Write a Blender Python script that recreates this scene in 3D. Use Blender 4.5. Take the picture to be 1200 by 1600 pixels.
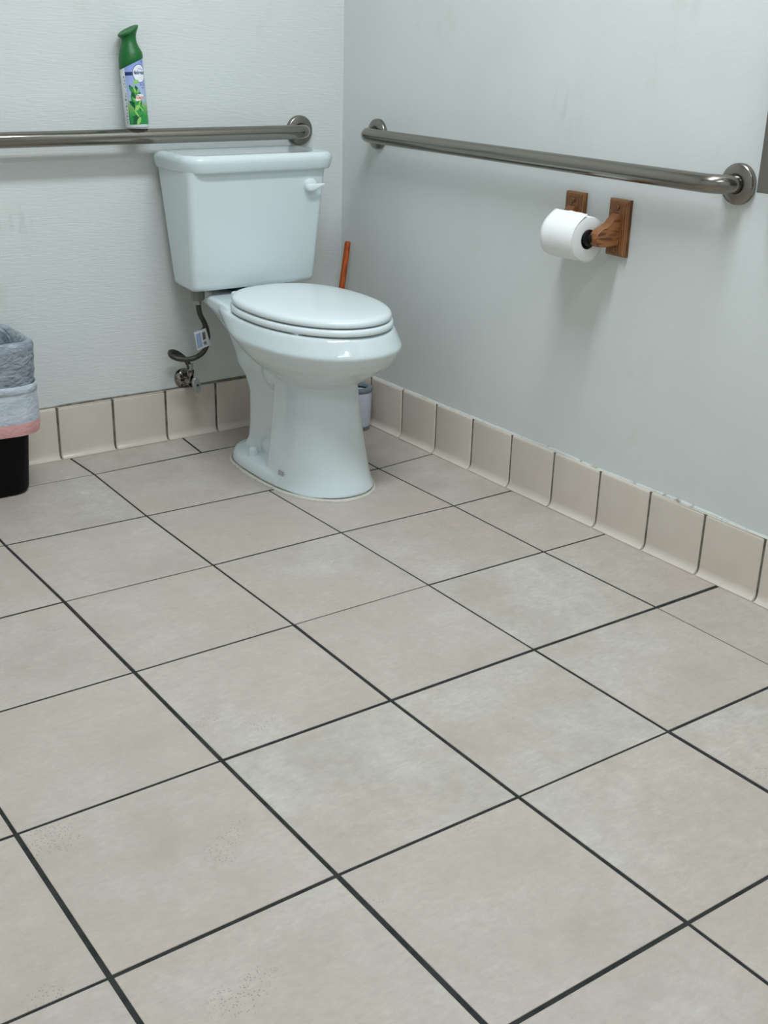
import bpy, bmesh, math, random
from mathutils import Vector, Matrix, noise

random.seed(7)
for o in list(bpy.data.objects):
    bpy.data.objects.remove(o, do_unlink=True)
SC = bpy.context.scene
COL = SC.collection

# ------------------------------------------------------------------ camera
# room corner = origin, back wall is y = 0, right wall is x = 0, floor z = 0 (metres)
cam_d = bpy.data.cameras.new('camera')
cam = bpy.data.objects.new('camera', cam_d)
COL.objects.link(cam)
cam_d.sensor_fit = 'HORIZONTAL'
cam_d.sensor_width = 36.0
cam_d.lens = 1842.24 / 1200 * 36.0
cam_d.clip_start = 0.02
R3 = Matrix(((0.81472205, 0.19906735, -0.54461011),
             (-0.57931063, 0.32000377, -0.74966445),
             (0.02504358, 0.92626658, 0.37603596)))
cam.matrix_world = Matrix.Translation((-1.9403, -2.9197, 1.0759)) @ R3.to_4x4()
SC.camera = cam

# ------------------------------------------------------------------ world, light, exposure
W = bpy.data.worlds.new('world')
SC.world = W
W.use_nodes = True
W.node_tree.nodes['Background'].inputs[0].default_value = (0.75, 0.85, 0.88, 1)
W.node_tree.nodes['Background'].inputs[1].default_value = 0.3

LIGHT_POS = (-0.85, -1.42, 2.58)
FILL_POS = (-1.45, -2.95, 2.58)
la = bpy.data.lights.new('ceiling_lamp_light', 'AREA')
la.shape = 'RECTANGLE'
la.size, la.size_y = 1.20, 0.27
la.energy = 34.5
la.color = (0.93, 1.015, 1.09)
lo = bpy.data.objects.new('ceiling_lamp_light', la)
lo.location = LIGHT_POS
COL.objects.link(lo)
lb = la.copy()  # second, dimmer lamp added out of frame to soften the shadows
lb.name = 'added_fill_light'
lb.energy = 12
lo2 = bpy.data.objects.new('added_fill_light', lb)
lo2.location = FILL_POS
COL.objects.link(lo2)

SC.view_settings.view_transform = 'Standard'
SC.view_settings.look = 'None'
SC.view_settings.gamma = 1.0
SC.view_settings.use_curve_mapping = False
SC.view_settings.exposure = 0.0


# ------------------------------------------------------------------ helpers
def lin(r, g, b):
    f = lambda c: (c / 255 / 12.92) if c / 255 <= 0.04045 else ((c / 255 + 0.055) / 1.055) ** 2.4
    return (f(r), f(g), f(b), 1.0)


def mat(name, col=(0.8, 0.8, 0.8, 1), rough=0.5, metal=0.0, spec=0.5, coat=0.0):
    m = bpy.data.materials.new(name)
    m.use_nodes = True
    b = m.node_tree.nodes['Principled BSDF']
    b.inputs['Base Color'].default_value = col
    b.inputs['Roughness'].default_value = rough
    b.inputs['Metallic'].default_value = metal
    b.inputs['Specular IOR Level'].default_value = spec
    b.inputs['Coat Weight'].default_value = coat
    b.inputs['Coat Roughness'].default_value = 0.05
    return m


def nd(m, typ, **kw):
    n = m.node_tree.nodes.new(typ)
    for k, v in kw.items():
        if k in n.inputs:
            n.inputs[k].default_value = v
        else:
            setattr(n, k, v)
    return n


def lk(m, a, ao, b, bi):
    m.node_tree.links.new(a.outputs[ao], b.inputs[bi])


def bsdf(m):
    return m.node_tree.nodes['Principled BSDF']


def coords(m, scale=(1, 1, 1), kind='Object'):
    tc = nd(m, 'ShaderNodeTexCoord')
    mp = nd(m, 'ShaderNodeMapping')
    mp.inputs['Scale'].default_value = scale
    lk(m, tc, kind, mp, 'Vector')
    return mp


def ramp(m, stops):
    r = nd(m, 'ShaderNodeValToRGB')
    e = r.color_ramp.elements
    while len(e) < len(stops):
        e.new(0.5)
    for el, (p, c) in zip(e, stops):
        el.position = p
        el.color = c
    return r


def add_bump(m, scale=(1, 1, 1), nscale=50, strength=0.2, dist=0.002, detail=3, kind='Object', prev=None):
    mp = coords(m, scale, kind)
    nz = nd(m, 'ShaderNodeTexNoise')
    nz.inputs['Scale'].default_value = nscale
    nz.inputs['Detail'].default_value = detail
    lk(m, mp, 'Vector', nz, 'Vector')
    bp = nd(m, 'ShaderNodeBump')
    bp.inputs['Strength'].default_value = strength
    bp.inputs['Distance'].default_value = dist
    lk(m, nz, 'Fac', bp, 'Height')
    if prev is not None:
        lk(m, prev, 'Normal', bp, 'Normal')
    lk(m, bp, 'Normal', bsdf(m), 'Normal')
    return bp


def mixc(m, fac, a, b, mode='MIX'):
    """a, b, fac: (node, socket) or values; returns (node,'Color')"""
    n = nd(m, 'ShaderNodeMix', data_type='RGBA', blend_type=mode)
    for sock, v in ((0, fac), (6, a), (7, b)):
        if isinstance(v, tuple) and len(v) == 2 and hasattr(v[0], 'outputs'):
            m.node_tree.links.new(v[0].outputs[v[1]], n.inputs[sock])
        else:
            n.inputs[sock].default_value = v
    return (n, 2)


def noise_fac(m, scale, nscale, detail=4, rough=0.6, lo=0.4, hi=0.6, kind='Object', vec=None):
    nz = nd(m, 'ShaderNodeTexNoise')
    nz.inputs['Scale'].default_value = nscale
    nz.inputs['Detail'].default_value = detail
    nz.inputs['Roughness'].default_value = rough
    if vec is None:
        mp = coords(m, scale, kind)
        lk(m, mp, 'Vector', nz, 'Vector')
    else:
        m.node_tree.links.new(vec, nz.inputs['Vector'])
    r = nd(m, 'ShaderNodeMapRange')
    r.inputs['From Min'].default_value = lo
    r.inputs['From Max'].default_value = hi
    lk(m, nz, 'Fac', r, 'Value')
    return (r, 0)


def set_col(m, pair):
    m.node_tree.links.new(pair[0].outputs[pair[1]], bsdf(m).inputs['Base Color'])


def wpos(o):
    p = Vector((0, 0, 0))
    while o is not None:
        p += o.location
        o = o.parent
    return p


def mesh_obj(name, verts, faces, m, parent=None, smooth=True, local=False, auto=None):
    me = bpy.data.meshes.new(name)
    off = Vector((0, 0, 0))
    if parent is not None and not local:
        off = wpos(parent)
    me.from_pydata([tuple(Vector(v) - off) for v in verts], [], faces)
    me.update()
    bm = bmesh.new()
    bm.from_mesh(me)
    bmesh.ops.recalc_face_normals(bm, faces=bm.faces)
    bm.to_mesh(me)
    bm.free()
    me.materials.append(m)
    return link_mesh(name, me, parent, smooth, auto)


def link_mesh(name, me, parent=None, smooth=True, auto=None):
    o = bpy.data.objects.new(name, me)
    COL.objects.link(o)
    o.parent = parent
    if smooth:
        me.polygons.foreach_set('use_smooth', [True] * len(me.polygons))
        if auto is not None:
            me.set_sharp_from_angle(angle=math.radians(auto))
    return o


def thing(name, label, cat, loc, rot=(0, 0, 0), group=None):
    o = bpy.data.objects.new(name, None)
    COL.objects.link(o)
    o.location = loc
    o.rotation_euler = rot
    o.empty_display_size = 0.05
    return tag(o, label, cat, group)


def tag(o, label, cat, group=None):
    o['label'] = label
    o['category'] = cat
    if group:
        o['group'] = group
    return o


def struct(o):
    o['kind'] = 'structure'
    return o


class MB:
    """collects geometry for one mesh"""

    def __init__(s):
        s.v, s.f = [], []

    def add(s, v, f):
        n = len(s.v)
        s.v += [tuple(p) for p in v]
        s.f += [tuple(i + n for i in q) for q in f]
        return s

    def loft(s, rings, cap0=True, cap1=True, closed=True):
        n = len(rings[0])
        v = [p for r in rings for p in r]
        f = []
        for k in range(len(rings) - 1):
            for i in range(n if closed else n - 1):
                j = (i + 1) % n
                f.append((k * n + i, k * n + j, (k + 1) * n + j, (k + 1) * n + i))
        if cap0:
            f.append(tuple(range(n - 1, -1, -1)))
        if cap1:
            f.append(tuple((len(rings) - 1) * n + i for i in range(n)))
        return s.add(v, f)

    def lathe(s, prof, n=32, M=None, cap=True):
        """prof: (r, z) around local z, M: placement"""
        M = M or Matrix()
        rings = []
        for r, z in prof:
            rings.append([M @ Vector((r * math.cos(2 * math.pi * i / n), r * math.sin(2 * math.pi * i / n), z)) for i in range(n)])
        return s.loft(rings, cap, cap)

    def box(s, x0, x1, y0, y1, z0, z1, b=0.0):
        if b <= 0:
            v = [(x, y, z) for z in (z0, z1) for x, y in ((x0, y0), (x1, y0), (x1, y1), (x0, y1))]
            return s.add(v, [(0, 3, 2, 1), (4, 5, 6, 7), (0, 1, 5, 4), (1, 2, 6, 5), (2, 3, 7, 6), (3, 0, 4, 7)])
        R = lambda d, z: [(x0 + d, y0 + d, z), (x1 - d, y0 + d, z), (x1 - d, y1 - d, z), (x0 + d, y1 - d, z)]
        return s.loft([R(b, z0), R(0, z0 + b), R(0, z1 - b), R(b, z1)])

    def tube(s, pts, r, n=12, cap=True):
        pts = [Vector(p) for p in pts]
        rs = r if isinstance(r, (list, tuple)) else [r] * len(pts)
        t0 = (pts[1] - pts[0]).normalized()
        up = Vector((0, 0, 1)) if abs(t0.z) < 0.9 else Vector((1, 0, 0))
        nrm = (up - t0 * up.dot(t0)).normalized()
        rings = []
        for k, p in enumerate(pts):
            a = pts[max(k - 1, 0)]
            b = pts[min(k + 1, len(pts) - 1)]
            t = (b - a).normalized()
            nrm = (nrm - t * nrm.dot(t)).normalized()
            bi = t.cross(nrm)
            rings.append([p + (nrm * math.cos(2 * math.pi * i / n) + bi * math.sin(2 * math.pi * i / n)) * rs[k] for i in range(n)])
        return s.loft(rings, cap, cap)

    def prism(s, poly, z0, z1, M=None, b=0.0):
        """poly: 2-D outline in local xy, extruded along local z"""
        M = M or Matrix()
        c = Vector((sum(p[0] for p in poly) / len(poly), sum(p[1] for p in poly) / len(poly)))
        def ring(z, d):
            out = []
            for p in poly:
                q = Vector(p)
                e = (q - c)
                L = max(e.length, 1e-9)
                q = c + e * max(0.0, (L - d)) / L
                out.append(M @ Vector((q.x, q.y, z)))
            return out
        if b > 0:
            return s.loft([ring(z0, b), ring(z0 + b, 0), ring(z1 - b, 0), ring(z1, b)])
        return s.loft([ring(z0, 0), ring(z1, 0)])

    def obj(s, name, m, parent=None, smooth=True, local=False, auto=35):
        return mesh_obj(name, s.v, s.f, m, parent, smooth, local, auto)


def catmull(pts, k=8):
    pts = [Vector(p) for p in pts]
    P = [pts[0] * 2 - pts[1]] + pts + [pts[-1] * 2 - pts[-2]]
    out = []
    for i in range(1, len(P) - 2):
        a, b, c, d = P[i - 1], P[i], P[i + 1], P[i + 2]
        for q in range(k):
            t = q / k
            out.append(0.5 * ((2 * b) + (c - a) * t + (2 * a - 5 * b + 4 * c - d) * t * t + (3 * b - a - 3 * c + d) * t ** 3))
    out.append(P[-2])
    return out


def sgp(v, e):
    return math.copysign(abs(v) ** e, v)


def egg(w, yf, yb, yc, z, nf=2.0, nb=2.0, n=64, x0=0.0, wb=None):
    """plan outline: half-width w at yc, front at yf (negative), back at yb"""
    out = []
    for i in range(n):
        t = 2 * math.pi * i / n
        c, s = math.cos(t), math.sin(t)
        e = 2 / (nf if s < 0 else nb)
        L = (yc - yf) if s < 0 else (yb - yc)
        out.append(Vector((x0 + w * sgp(c, e), yc + L * sgp(s, e), z)))
    return out


def rrect(x0, x1, y0, y1, r, z, k=6, xb=None):
    """rounded rectangle; y0 is the front edge; xb = (x0,x1) of the back edge for a trapezoid; r scalar or (front, back)"""
    rf, rb = r if isinstance(r, tuple) else (r, r)
    bx0, bx1 = xb if xb else (x0, x1)
    out = []
    for cx, cy, a0, rr in ((x1 - rf, y0 + rf, -90, rf), (bx1 - rb, y1 - rb, 0, rb), (bx0 + rb, y1 - rb, 90, rb), (x0 + rf, y0 + rf, 180, rf)):
        for i in range(k + 1):
            a = math.radians(a0 + 90 * i / k)
            out.append(Vector((cx + rr * math.cos(a), cy + rr * math.sin(a), z)))
    return out


def ellipsoid(mb, c, r, nu=24, nv=12):
    rings = []
    for k in range(1, nv):
        a = math.pi * k / nv - math.pi / 2
        rings.append([Vector((c[0] + r[0] * math.cos(a) * math.cos(2 * math.pi * i / nu), c[1] + r[1] * math.cos(a) * math.sin(2 * math.pi * i / nu), c[2] + r[2] * math.sin(a))) for i in range(nu)])
    mb.loft(rings)


def place(pos, zdir, xdir=None):
    z = Vector(zdir).normalized()
    x = Vector(xdir) if xdir else (Vector((0, 0, 1)) if abs(z.z) < 0.9 else Vector((1, 0, 0)))
    x = (x - z * x.dot(z)).normalized()
    y = z.cross(x)
    M = Matrix((x, y, z)).transposed().to_4x4()
    M.translation = Vector(pos)
    return M


# ------------------------------------------------------------------ materials
def make_wall(name, fibre, smudges=()):
    m = mat(name, rough=0.62, spec=0.25)
    f = noise_fac(m, (1, 1, 1), 2.2, 5, 0.6, 0.35, 0.7)
    c = mixc(m, f, lin(219, 222, 219), lin(212, 216, 213))
    g = noise_fac(m, (1, 1, 0.7), 5.5, 6, 0.65, 0.60, 0.80)
    c = mixc(m, g, c, lin(210, 211, 203))
    s = noise_fac(m, (6, 6, 1.4), 6, 4, 0.6, 0.70, 0.80)
    c = mixc(m, s, c, lin(205, 208, 204))
    # hand-sized smudges: (centre, radii, strength)
    for ctr, rad, amt in smudges:
        geo = nd(m, 'ShaderNodeNewGeometry')
        sb = nd(m, 'ShaderNodeVectorMath', operation='SUBTRACT')
        sb.inputs[1].default_value = ctr
        lk(m, geo, 'Position', sb, 0)
        dv = nd(m, 'ShaderNodeVectorMath', operation='DIVIDE')
        dv.inputs[1].default_value = rad
        lk(m, sb, 0, dv, 0)
        ln = nd(m, 'ShaderNodeVectorMath', operation='LENGTH')
        lk(m, dv, 0, ln, 0)
        mr = nd(m, 'ShaderNodeMapRange')
        mr.inputs['From Min'].default_value = 1.0
        mr.inputs['From Max'].default_value = 0.2
        mr.inputs['To Max'].default_value = amt
        lk(m, ln, 'Value', mr, 'Value')
        sp = noise_fac(m, (1, 1, 0.35), 45, 4, 0.6, 0.48, 0.62)
        mu = nd(m, 'ShaderNodeMath', operation='MULTIPLY')
        lk(m, mr, 0, mu, 0)
        lk(m, sp[0], 0, mu, 1)
        c = mixc(m, (mu, 0), c, lin(146, 140, 124))
    set_col(m, c)
    sc = (28, 28, 260) if fibre else (60, 60, 120)
    add_bump(m, sc, 1.0, 0.62 if fibre else 0.16, 0.0016, 4)
    return m


M_WALL_B = make_wall('wall_textured_paint', True, [((-0.955, 0, 0.625), (0.07, 0.05, 0.06), 0.17)])
M_WALL_R = make_wall('wall_smooth_paint', False, [((0, -0.90, 0.93), (0.05, 0.07, 0.09), 0.12), ((0, -1.497, 0.417), (0.05, 0.015, 0.02), 0.35)])
M_CEIL = mat('ceiling_white', lin(232, 234, 230), 0.8)


def make_tile():
    m = mat('floor_tile_beige', rough=0.42, spec=0.4)
    oi = nd(m, 'ShaderNodeObjectInfo')
    tc = nd(m, 'ShaderNodeTexCoord')
    va = nd(m, 'ShaderNodeVectorMath', operation='MULTIPLY_ADD')
    cx = nd(m, 'ShaderNodeCombineXYZ')
    for k in range(3):
        lk(m, oi, 'Random', cx, k)
    va.inputs[1].default_value = (37, 53, 11)
    lk(m, cx, 0, va, 0)
    lk(m, tc, 'Object', va, 2)
    v = va.outputs[0]
    f = noise_fac(m, None, 5.5, 7, 0.68, 0.28, 0.72, vec=v)
    c = mixc(m, f, lin(172, 162, 150), lin(212, 207, 197))
    g = noise_fac(m, None, 2.6, 3, 0.5, 0.42, 0.72, vec=v)
    c = mixc(m, g, c, lin(194, 180, 168))
    # streaky fine grain
    vs = nd(m, 'ShaderNodeVectorMath', operation='MULTIPLY')
    vs.inputs[1].default_value = (55, 120, 60)
    m.node_tree.links.new(v, vs.inputs[0])
    h = noise_fac(m, None, 1.0, 4, 0.7, 0.35, 0.75, vec=vs.outputs[0])
    hm = nd(m, 'ShaderNodeMath', operation='MULTIPLY')
    lk(m, h[0], 0, hm, 0)
    hm.inputs[1].default_value = 0.60
    c = mixc(m, (hm, 0), c, lin(166, 157, 147))
    k2 = noise_fac(m, None, 30, 7, 0.75, 0.34, 0.66, vec=v)
    km = nd(m, 'ShaderNodeMath', operation='MULTIPLY')
    lk(m, k2[0], 0, km, 0)
    km.inputs[1].default_value = 0.34
    c = mixc(m, (km, 0), c, lin(158, 148, 137))
    # per-tile tone
    tr = nd(m, 'ShaderNodeMapRange')
    tr.inputs['To Min'].default_value = 0.0
    tr.inputs['To Max'].default_value = 0.35
    lk(m, oi, 'Random', tr, 'Value')
    c = mixc(m, (tr, 0), c, lin(184, 169, 158))
    # small pits in patches
    pt = nd(m, 'ShaderNodeTexVoronoi', feature='F1')
    pt.inputs['Scale'].default_value = 230
    m.node_tree.links.new(v, pt.inputs['Vector'])
    pm = nd(m, 'ShaderNodeMath', operation='LESS_THAN')
    pm.inputs[1].default_value = 0.24
    lk(m, pt, 'Distance', pm, 0)
    patch = noise_fac(m, None, 6.0, 2, 0.5, 0.66, 0.70, vec=v)
    pp = nd(m, 'ShaderNodeMath', operation='MULTIPLY')
    lk(m, pm, 0, pp, 0)
    lk(m, patch[0], 0, pp, 1)
    pq = nd(m, 'ShaderNodeMath', operation='MULTIPLY')
    lk(m, pp, 0, pq, 0)
    pq.inputs[1].default_value = 0.55
    c = mixc(m, (pq, 0), c, lin(112, 98, 88))
    set_col(m, c)
    nz = nd(m, 'ShaderNodeTexNoise')
    nz.inputs['Scale'].default_value = 70
    nz.inputs['Detail'].default_value = 5
    m.node_tree.links.new(v, nz.inputs['Vector'])
    sb = nd(m, 'ShaderNodeMath', operation='SUBTRACT')
    lk(m, nz, 'Fac', sb, 0)
    lk(m, pp, 0, sb, 1)
    bp = nd(m, 'ShaderNodeBump')
    bp.inputs['Strength'].default_value = 0.18
    bp.inputs['Distance'].default_value = 0.0015
    lk(m, sb, 0, bp, 'Height')
    lk(m, bp, 'Normal', bsdf(m), 'Normal')
    return m


M_TILE = make_tile()
M_GROUT = mat('grout_dark', lin(44, 46, 44), 0.9)
g_ = noise_fac(M_GROUT, (1, 1, 1), 40, 4)
set_col(M_GROUT, mixc(M_GROUT, g_, lin(24, 27, 26), lin(44, 45, 42)))


def make_cove():
    m = mat('cove_tile_glaze', rough=0.24, spec=0.5)
    oi = nd(m, 'ShaderNodeObjectInfo')
    f = noise_fac(m, (1, 1, 1), 14, 4, 0.6, 0.3, 0.7)
    c = mixc(m, f, lin(208, 196, 182), lin(215, 204, 191))
    tr = nd(m, 'ShaderNodeMath', operation='MULTIPLY')
    tr.inputs[1].default_value = 0.4
    lk(m, oi, 'Random', tr, 0)
    c = mixc(m, (tr, 0), c, lin(201, 190, 178))
    set_col(m, c)
    add_bump(m, (1, 1, 1), 25, 0.05, 0.002, 2)
    return m


M_COVE = make_cove()
M_CGROUT = mat('cove_grout', lin(112, 106, 96), 0.9)
set_col(M_CGROUT, mixc(M_CGROUT, noise_fac(M_CGROUT, (1, 1, 1), 45, 4), lin(84, 80, 70), lin(118, 112, 100)))
M_CAULK = mat('caulk_dirty', lin(200, 198, 186), 0.6)
set_col(M_CAULK, mixc(M_CAULK, noise_fac(M_CAULK, (1, 1, 1), 38, 5, 0.65, 0.56, 0.70), lin(200, 203, 196), lin(140, 134, 120)))
M_FCAULK = mat('foot_caulk', lin(196, 193, 180), 0.6)
set_col(M_FCAULK, mixc(M_FCAULK, noise_fac(M_FCAULK, (1, 1, 1), 60, 4, 0.6, 0.60, 0.74), lin(200, 198, 186), lin(150, 141, 124)))
M_CRACK = mat('caulk_cracked_brown', lin(110, 103, 90), 0.8)
set_col(M_CRACK, mixc(M_CRACK, noise_fac(M_CRACK, (1, 1, 1), 30, 5, 0.65, 0.42, 0.6), lin(98, 94, 82), lin(134, 130, 116)))

M_CER = mat('white_ceramic', lin(216, 226, 227), 0.10, spec=0.5, coat=0.25)
M_SEAT = mat('white_seat_plastic', lin(226, 234, 235), 0.16, spec=0.5)
M_GASKET = mat('black_gasket', lin(30, 30, 30), 0.7)


def make_steel(name, rough, stretch):
    m = mat(name, lin(168, 164, 156), rough, metal=1.0)
    f = noise_fac(m, stretch, 1.0, 4, 0.6, 0.3, 0.7)
    set_col(m, mixc(m, f, lin(138, 133, 125), lin(144, 139, 131)))
    r = nd(m, 'ShaderNodeMapRange')
    r.inputs['To Min'].default_value = rough - 0.01
    r.inputs['To Max'].default_value = rough + 0.01
    lk(m, f[0], 0, r, 'Value')
    lk(m, r, 0, bsdf(m), 'Roughness')
    return m


M_STEEL_X = make_steel('brushed_steel_along_x', 0.17, (6, 300, 300))
M_STEEL_Y = make_steel('brushed_steel_along_y', 0.20, (300, 6, 300))
M_STEEL_F = mat('brushed_steel_plate', lin(141, 136, 128), 0.26, metal=1.0)


M_STEEL_V = make_steel('brushed_steel_vertical', 0.32, (200, 200, 5))


def make_wood(name, ca, cb, cc, sc=(1, 1, 1)):
    m = mat(name, rough=0.42, spec=0.4)
    mp = coords(m, sc)
    dn = nd(m, 'ShaderNodeTexNoise')
    dn.inputs['Scale'].default_value = 3
    lk(m, mp, 'Vector', dn, 'Vector')
    wv = nd(m, 'ShaderNodeTexWave', wave_type='BANDS', bands_direction='Y')
    wv.inputs['Scale'].default_value = 1.3
    wv.inputs['Distortion'].default_value = 9
    wv.inputs['Detail'].default_value = 3
    wv.inputs['Detail Scale'].default_value = 1.2
    lk(m, mp, 'Vector', wv, 'Vector')
    r = ramp(m, [(0.0, ca), (0.45, cb), (1.0, cc)])
    lk(m, wv, 'Fac', r, 'Fac')
    set_col(m, (r, 0))
    bp = nd(m, 'ShaderNodeBump')
    bp.inputs['Strength'].default_value = 0.15
    bp.inputs['Distance'].default_value = 0.001
    lk(m, wv, 'Fac', bp, 'Height')
    lk(m, bp, 'Normal', bsdf(m), 'Normal')
    return m


M_WOOD = make_wood('oak_bracket_upright_grain', lin(92, 56, 32), lin(134, 86, 50), lin(158, 106, 64), (60, 60, 9))
M_WOOD_A = make_wood('oak_arm_outward_grain', lin(98, 58, 32), lin(142, 90, 52), lin(164, 110, 66), (9, 60, 60))
M_PAPER = mat('white_tissue', lin(240, 240, 238), 0.9, spec=0.1)
add_bump(M_PAPER, (1, 1, 1), 160, 0.35, 0.001, 3)
M_BLACK = mat('black_plastic', lin(14, 14, 16), 0.45)
M_BIN = mat('bin_black_plastic', lin(3, 3, 5), 0.55, spec=0.15)


def make_bag(name, ca, cb, bs):
    m = mat(name, ca, 0.33, spec=0.5)
    f = noise_fac(m, (1, 1, 2.0), 26, 5, 0.65, 0.35, 0.68)
    set_col(m, mixc(m, f, ca, cb))
    b1 = add_bump(m, (1, 1, 2.2), 34, bs, 0.006, 5)
    vo = nd(m, 'ShaderNodeTexVoronoi', feature='DISTANCE_TO_EDGE')
    vo.inputs['Scale'].default_value = 42
    mpv = coords(m, (1, 1, 1.8))
    lk(m, mpv, 'Vector', vo, 'Vector')
    b2 = nd(m, 'ShaderNodeBump')
    b2.inputs['Strength'].default_value = bs * 0.8
    b2.inputs['Distance'].default_value = 0.008
    lk(m, vo, 'Distance', b2, 'Height')
    lk(m, b1, 'Normal', b2, 'Normal')
    lk(m, b2, 'Normal', bsdf(m), 'Normal')
    return m


M_BAG = make_bag('grey_bin_bag_film', lin(128, 136, 146), lin(164, 172, 182), 0.8)
M_BAG2 = make_bag('pale_bin_bag_film', lin(182, 190, 200), lin(204, 211, 219), 0.35)
M_PINK = make_bag('pink_drawstring_film', lin(204, 150, 148), lin(222, 172, 168), 0.3)


# ------------------------------------------------------------------ setting
RX, RY, RH = -2.75, -3.75, 2.64   # far extents of the room
floor = struct(MB().box(RX - 0.1, 0.1, RY - 0.1, 0.1, -0.12, -0.0011).obj('floor', M_GROUT, smooth=False))
wb = struct(MB().box(RX - 0.1, 0.1, 0.0, 0.1, -0.0035, RH + 0.1).obj('wall_back', M_WALL_B, smooth=False))
wr = struct(MB().box(0.0, 0.1, RY - 0.1, 0.0, -0.0035, RH + 0.1).obj('wall_right', M_WALL_R, smooth=False))
wl = struct(MB().box(RX - 0.1, RX, RY, 0.0, -0.0035, RH + 0.1).obj('wall_left', M_WALL_R, smooth=False))
wf = struct(MB().box(RX - 0.1, 0.0, RY - 0.1, RY, -0.0035, RH + 0.1).obj('wall_front', M_WALL_R, smooth=False))
ce = struct(MB().box(RX, 0.0, RY, 0.0, RH, RH + 0.1).obj('ceiling', M_CEIL, smooth=False))

# ---- floor tiles: joint crossings (column line i parallel to right wall, row line j parallel to back wall)
T = 0.333
NODE = {(0, 0): (-0.215, -0.516), (1, 0): (-0.545, -0.502), (2, 0): (-0.876, -0.496), (3, 0): (-1.213, -0.489),
        (0, 1): (-0.211, -0.832), (1, 1): (-0.54, -0.825), (2, 1): (-0.874, -0.828), (3, 1): (-1.208, -0.825),
        (0, 2): (-0.213, -1.16), (1, 2): (-0.539, -1.158), (2, 2): (-0.872, -1.159), (3, 2): (-1.208, -1.161),
        (0, 3): (-0.208, -1.494), (1, 3): (-0.542, -1.491), (2, 3): (-0.877, -1.492), (3, 3): (-1.209, -1.493),
        (4, 3): (-1.542, -1.496), (1, 4): (-0.544, -1.828), (2, 4): (-0.878, -1.827), (3, 4): (-1.208, -1.825),
        (4, 4): (-1.542, -1.829), (2, 5): (-0.876, -2.16), (1, -1): (-0.556, -0.155), (2, -1): (-0.870, -0.167)}
WC = {(3, 3): 7.2, (3, 2): 7.6, (3, 1): 7.4, (3, 0): 7.0, (3, 4): 8.1, (4, 3): 7.5, (4, 4): 7.8, (2, 2): 7.6, (2, 1): 5.0,
      (2, 0): 5.2, (2, -1): 5.0, (2, 3): 6.8, (2, 4): 7.0, (1, 0): 4.4, (1, 1): 4.6, (1, 2): 4.2, (1, 3): 6.0, (1, 4): 8.5,
      (0, 0): 4.4, (0, 1): 5.0, (0, 2): 5.6, (0, 3): 3.2}
WR = {(0, 0): 7.5, (1, 0): 6.5, (2, 0): 6.5, (0, 1): 5.6, (1, 1): 6.6, (2, 1): 4.6, (3, 1): 6.0, (0, 2): 6.0, (1, 2): 2.6,
      (2, 2): 5.0, (3, 2): 5.3, (0, 3): 8.3, (1, 3): 8.0, (2, 3): 7.0, (3, 3): 5.6, (-1, 3): 9.5, (-1, 2): 5.6, (-1, 1): 5.6,
      (1, 4): 4.2, (2, 4): 5.8, (3, 4): 6.3, (0, 4): 6.2, (2, 5): 7.1, (1, 5): 6.0, (4, 4): 5.0, (1, -1): 5.0, (2, -1): 4.2}


TILE_FIX = {(1, -1, 2): (-0.40, -0.155), (1, -1, 1): (-0.52, -0.502), (0, -1, 3): (-0.40, -0.155), (0, -1, 0): (-0.52, -0.502)}


def node(i, j):
    return NODE.get((i, j), (-0.21 - T * i, -0.4955 - T * j))


def floor_tile(i, j):
    """tile between column lines i (right) and i+1 (left) and row lines j (far) and j+1 (near)"""
    wR = WC.get((i, j), 6.0) / 2000
    wL = WC.get((i + 1, j), 6.0) / 2000
    wF = WR.get((i, j), 6.0) / 2000
    wN = WR.get((i, j + 1), 6.0) / 2000
    a, b, c, d = node(i + 1, j + 1), node(i, j + 1), node(i, j), node(i + 1, j)
    a, b, c, d = [TILE_FIX.get((i, j, k_), p_) for k_, p_ in enumerate((a, b, c, d))]
    q = [(a[0] + wL, a[1] + wN), (b[0] - wR, b[1] + wN), (c[0] - wR, c[1] - wF), (d[0] + wL, d[1] - wF)]
    xm = -0.006
    ym = -0.006
    q = [(min(max(x, RX + 0.004), xm), min(max(y, RY + 0.004), ym)) for x, y in q]
    if abs(q[1][0] - q[0][0]) < 0.02 or abs(q[2][1] - q[1][1]) < 0.02:
        return
    cx = sum(p[0] for p in q) / 4
    cy = sum(p[1] for p in q) / 4
    zt = random.uniform(-0.0003, 0.0003)
    e = 0.0005
    def ring(dlt, z):
        return [Vector((x + math.copysign(dlt, cx - x) - cx, y + math.copysign(dlt, cy - y) - cy, z)) for x, y in q]
    mb = MB().loft([ring(0, -0.0011), ring(0, zt - e), ring(e, zt)])
    o = mb.obj('tile', M_TILE, None, smooth=False)
    o.location = (cx, cy, 0)
    o.parent = floor


for i in range(-1, 8):
    for j in range(-2, 10):
        floor_tile(i, j)

# ---- cove base tiles
CH = 0.141   # height
CP = 0.1556  # pitch


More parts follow.
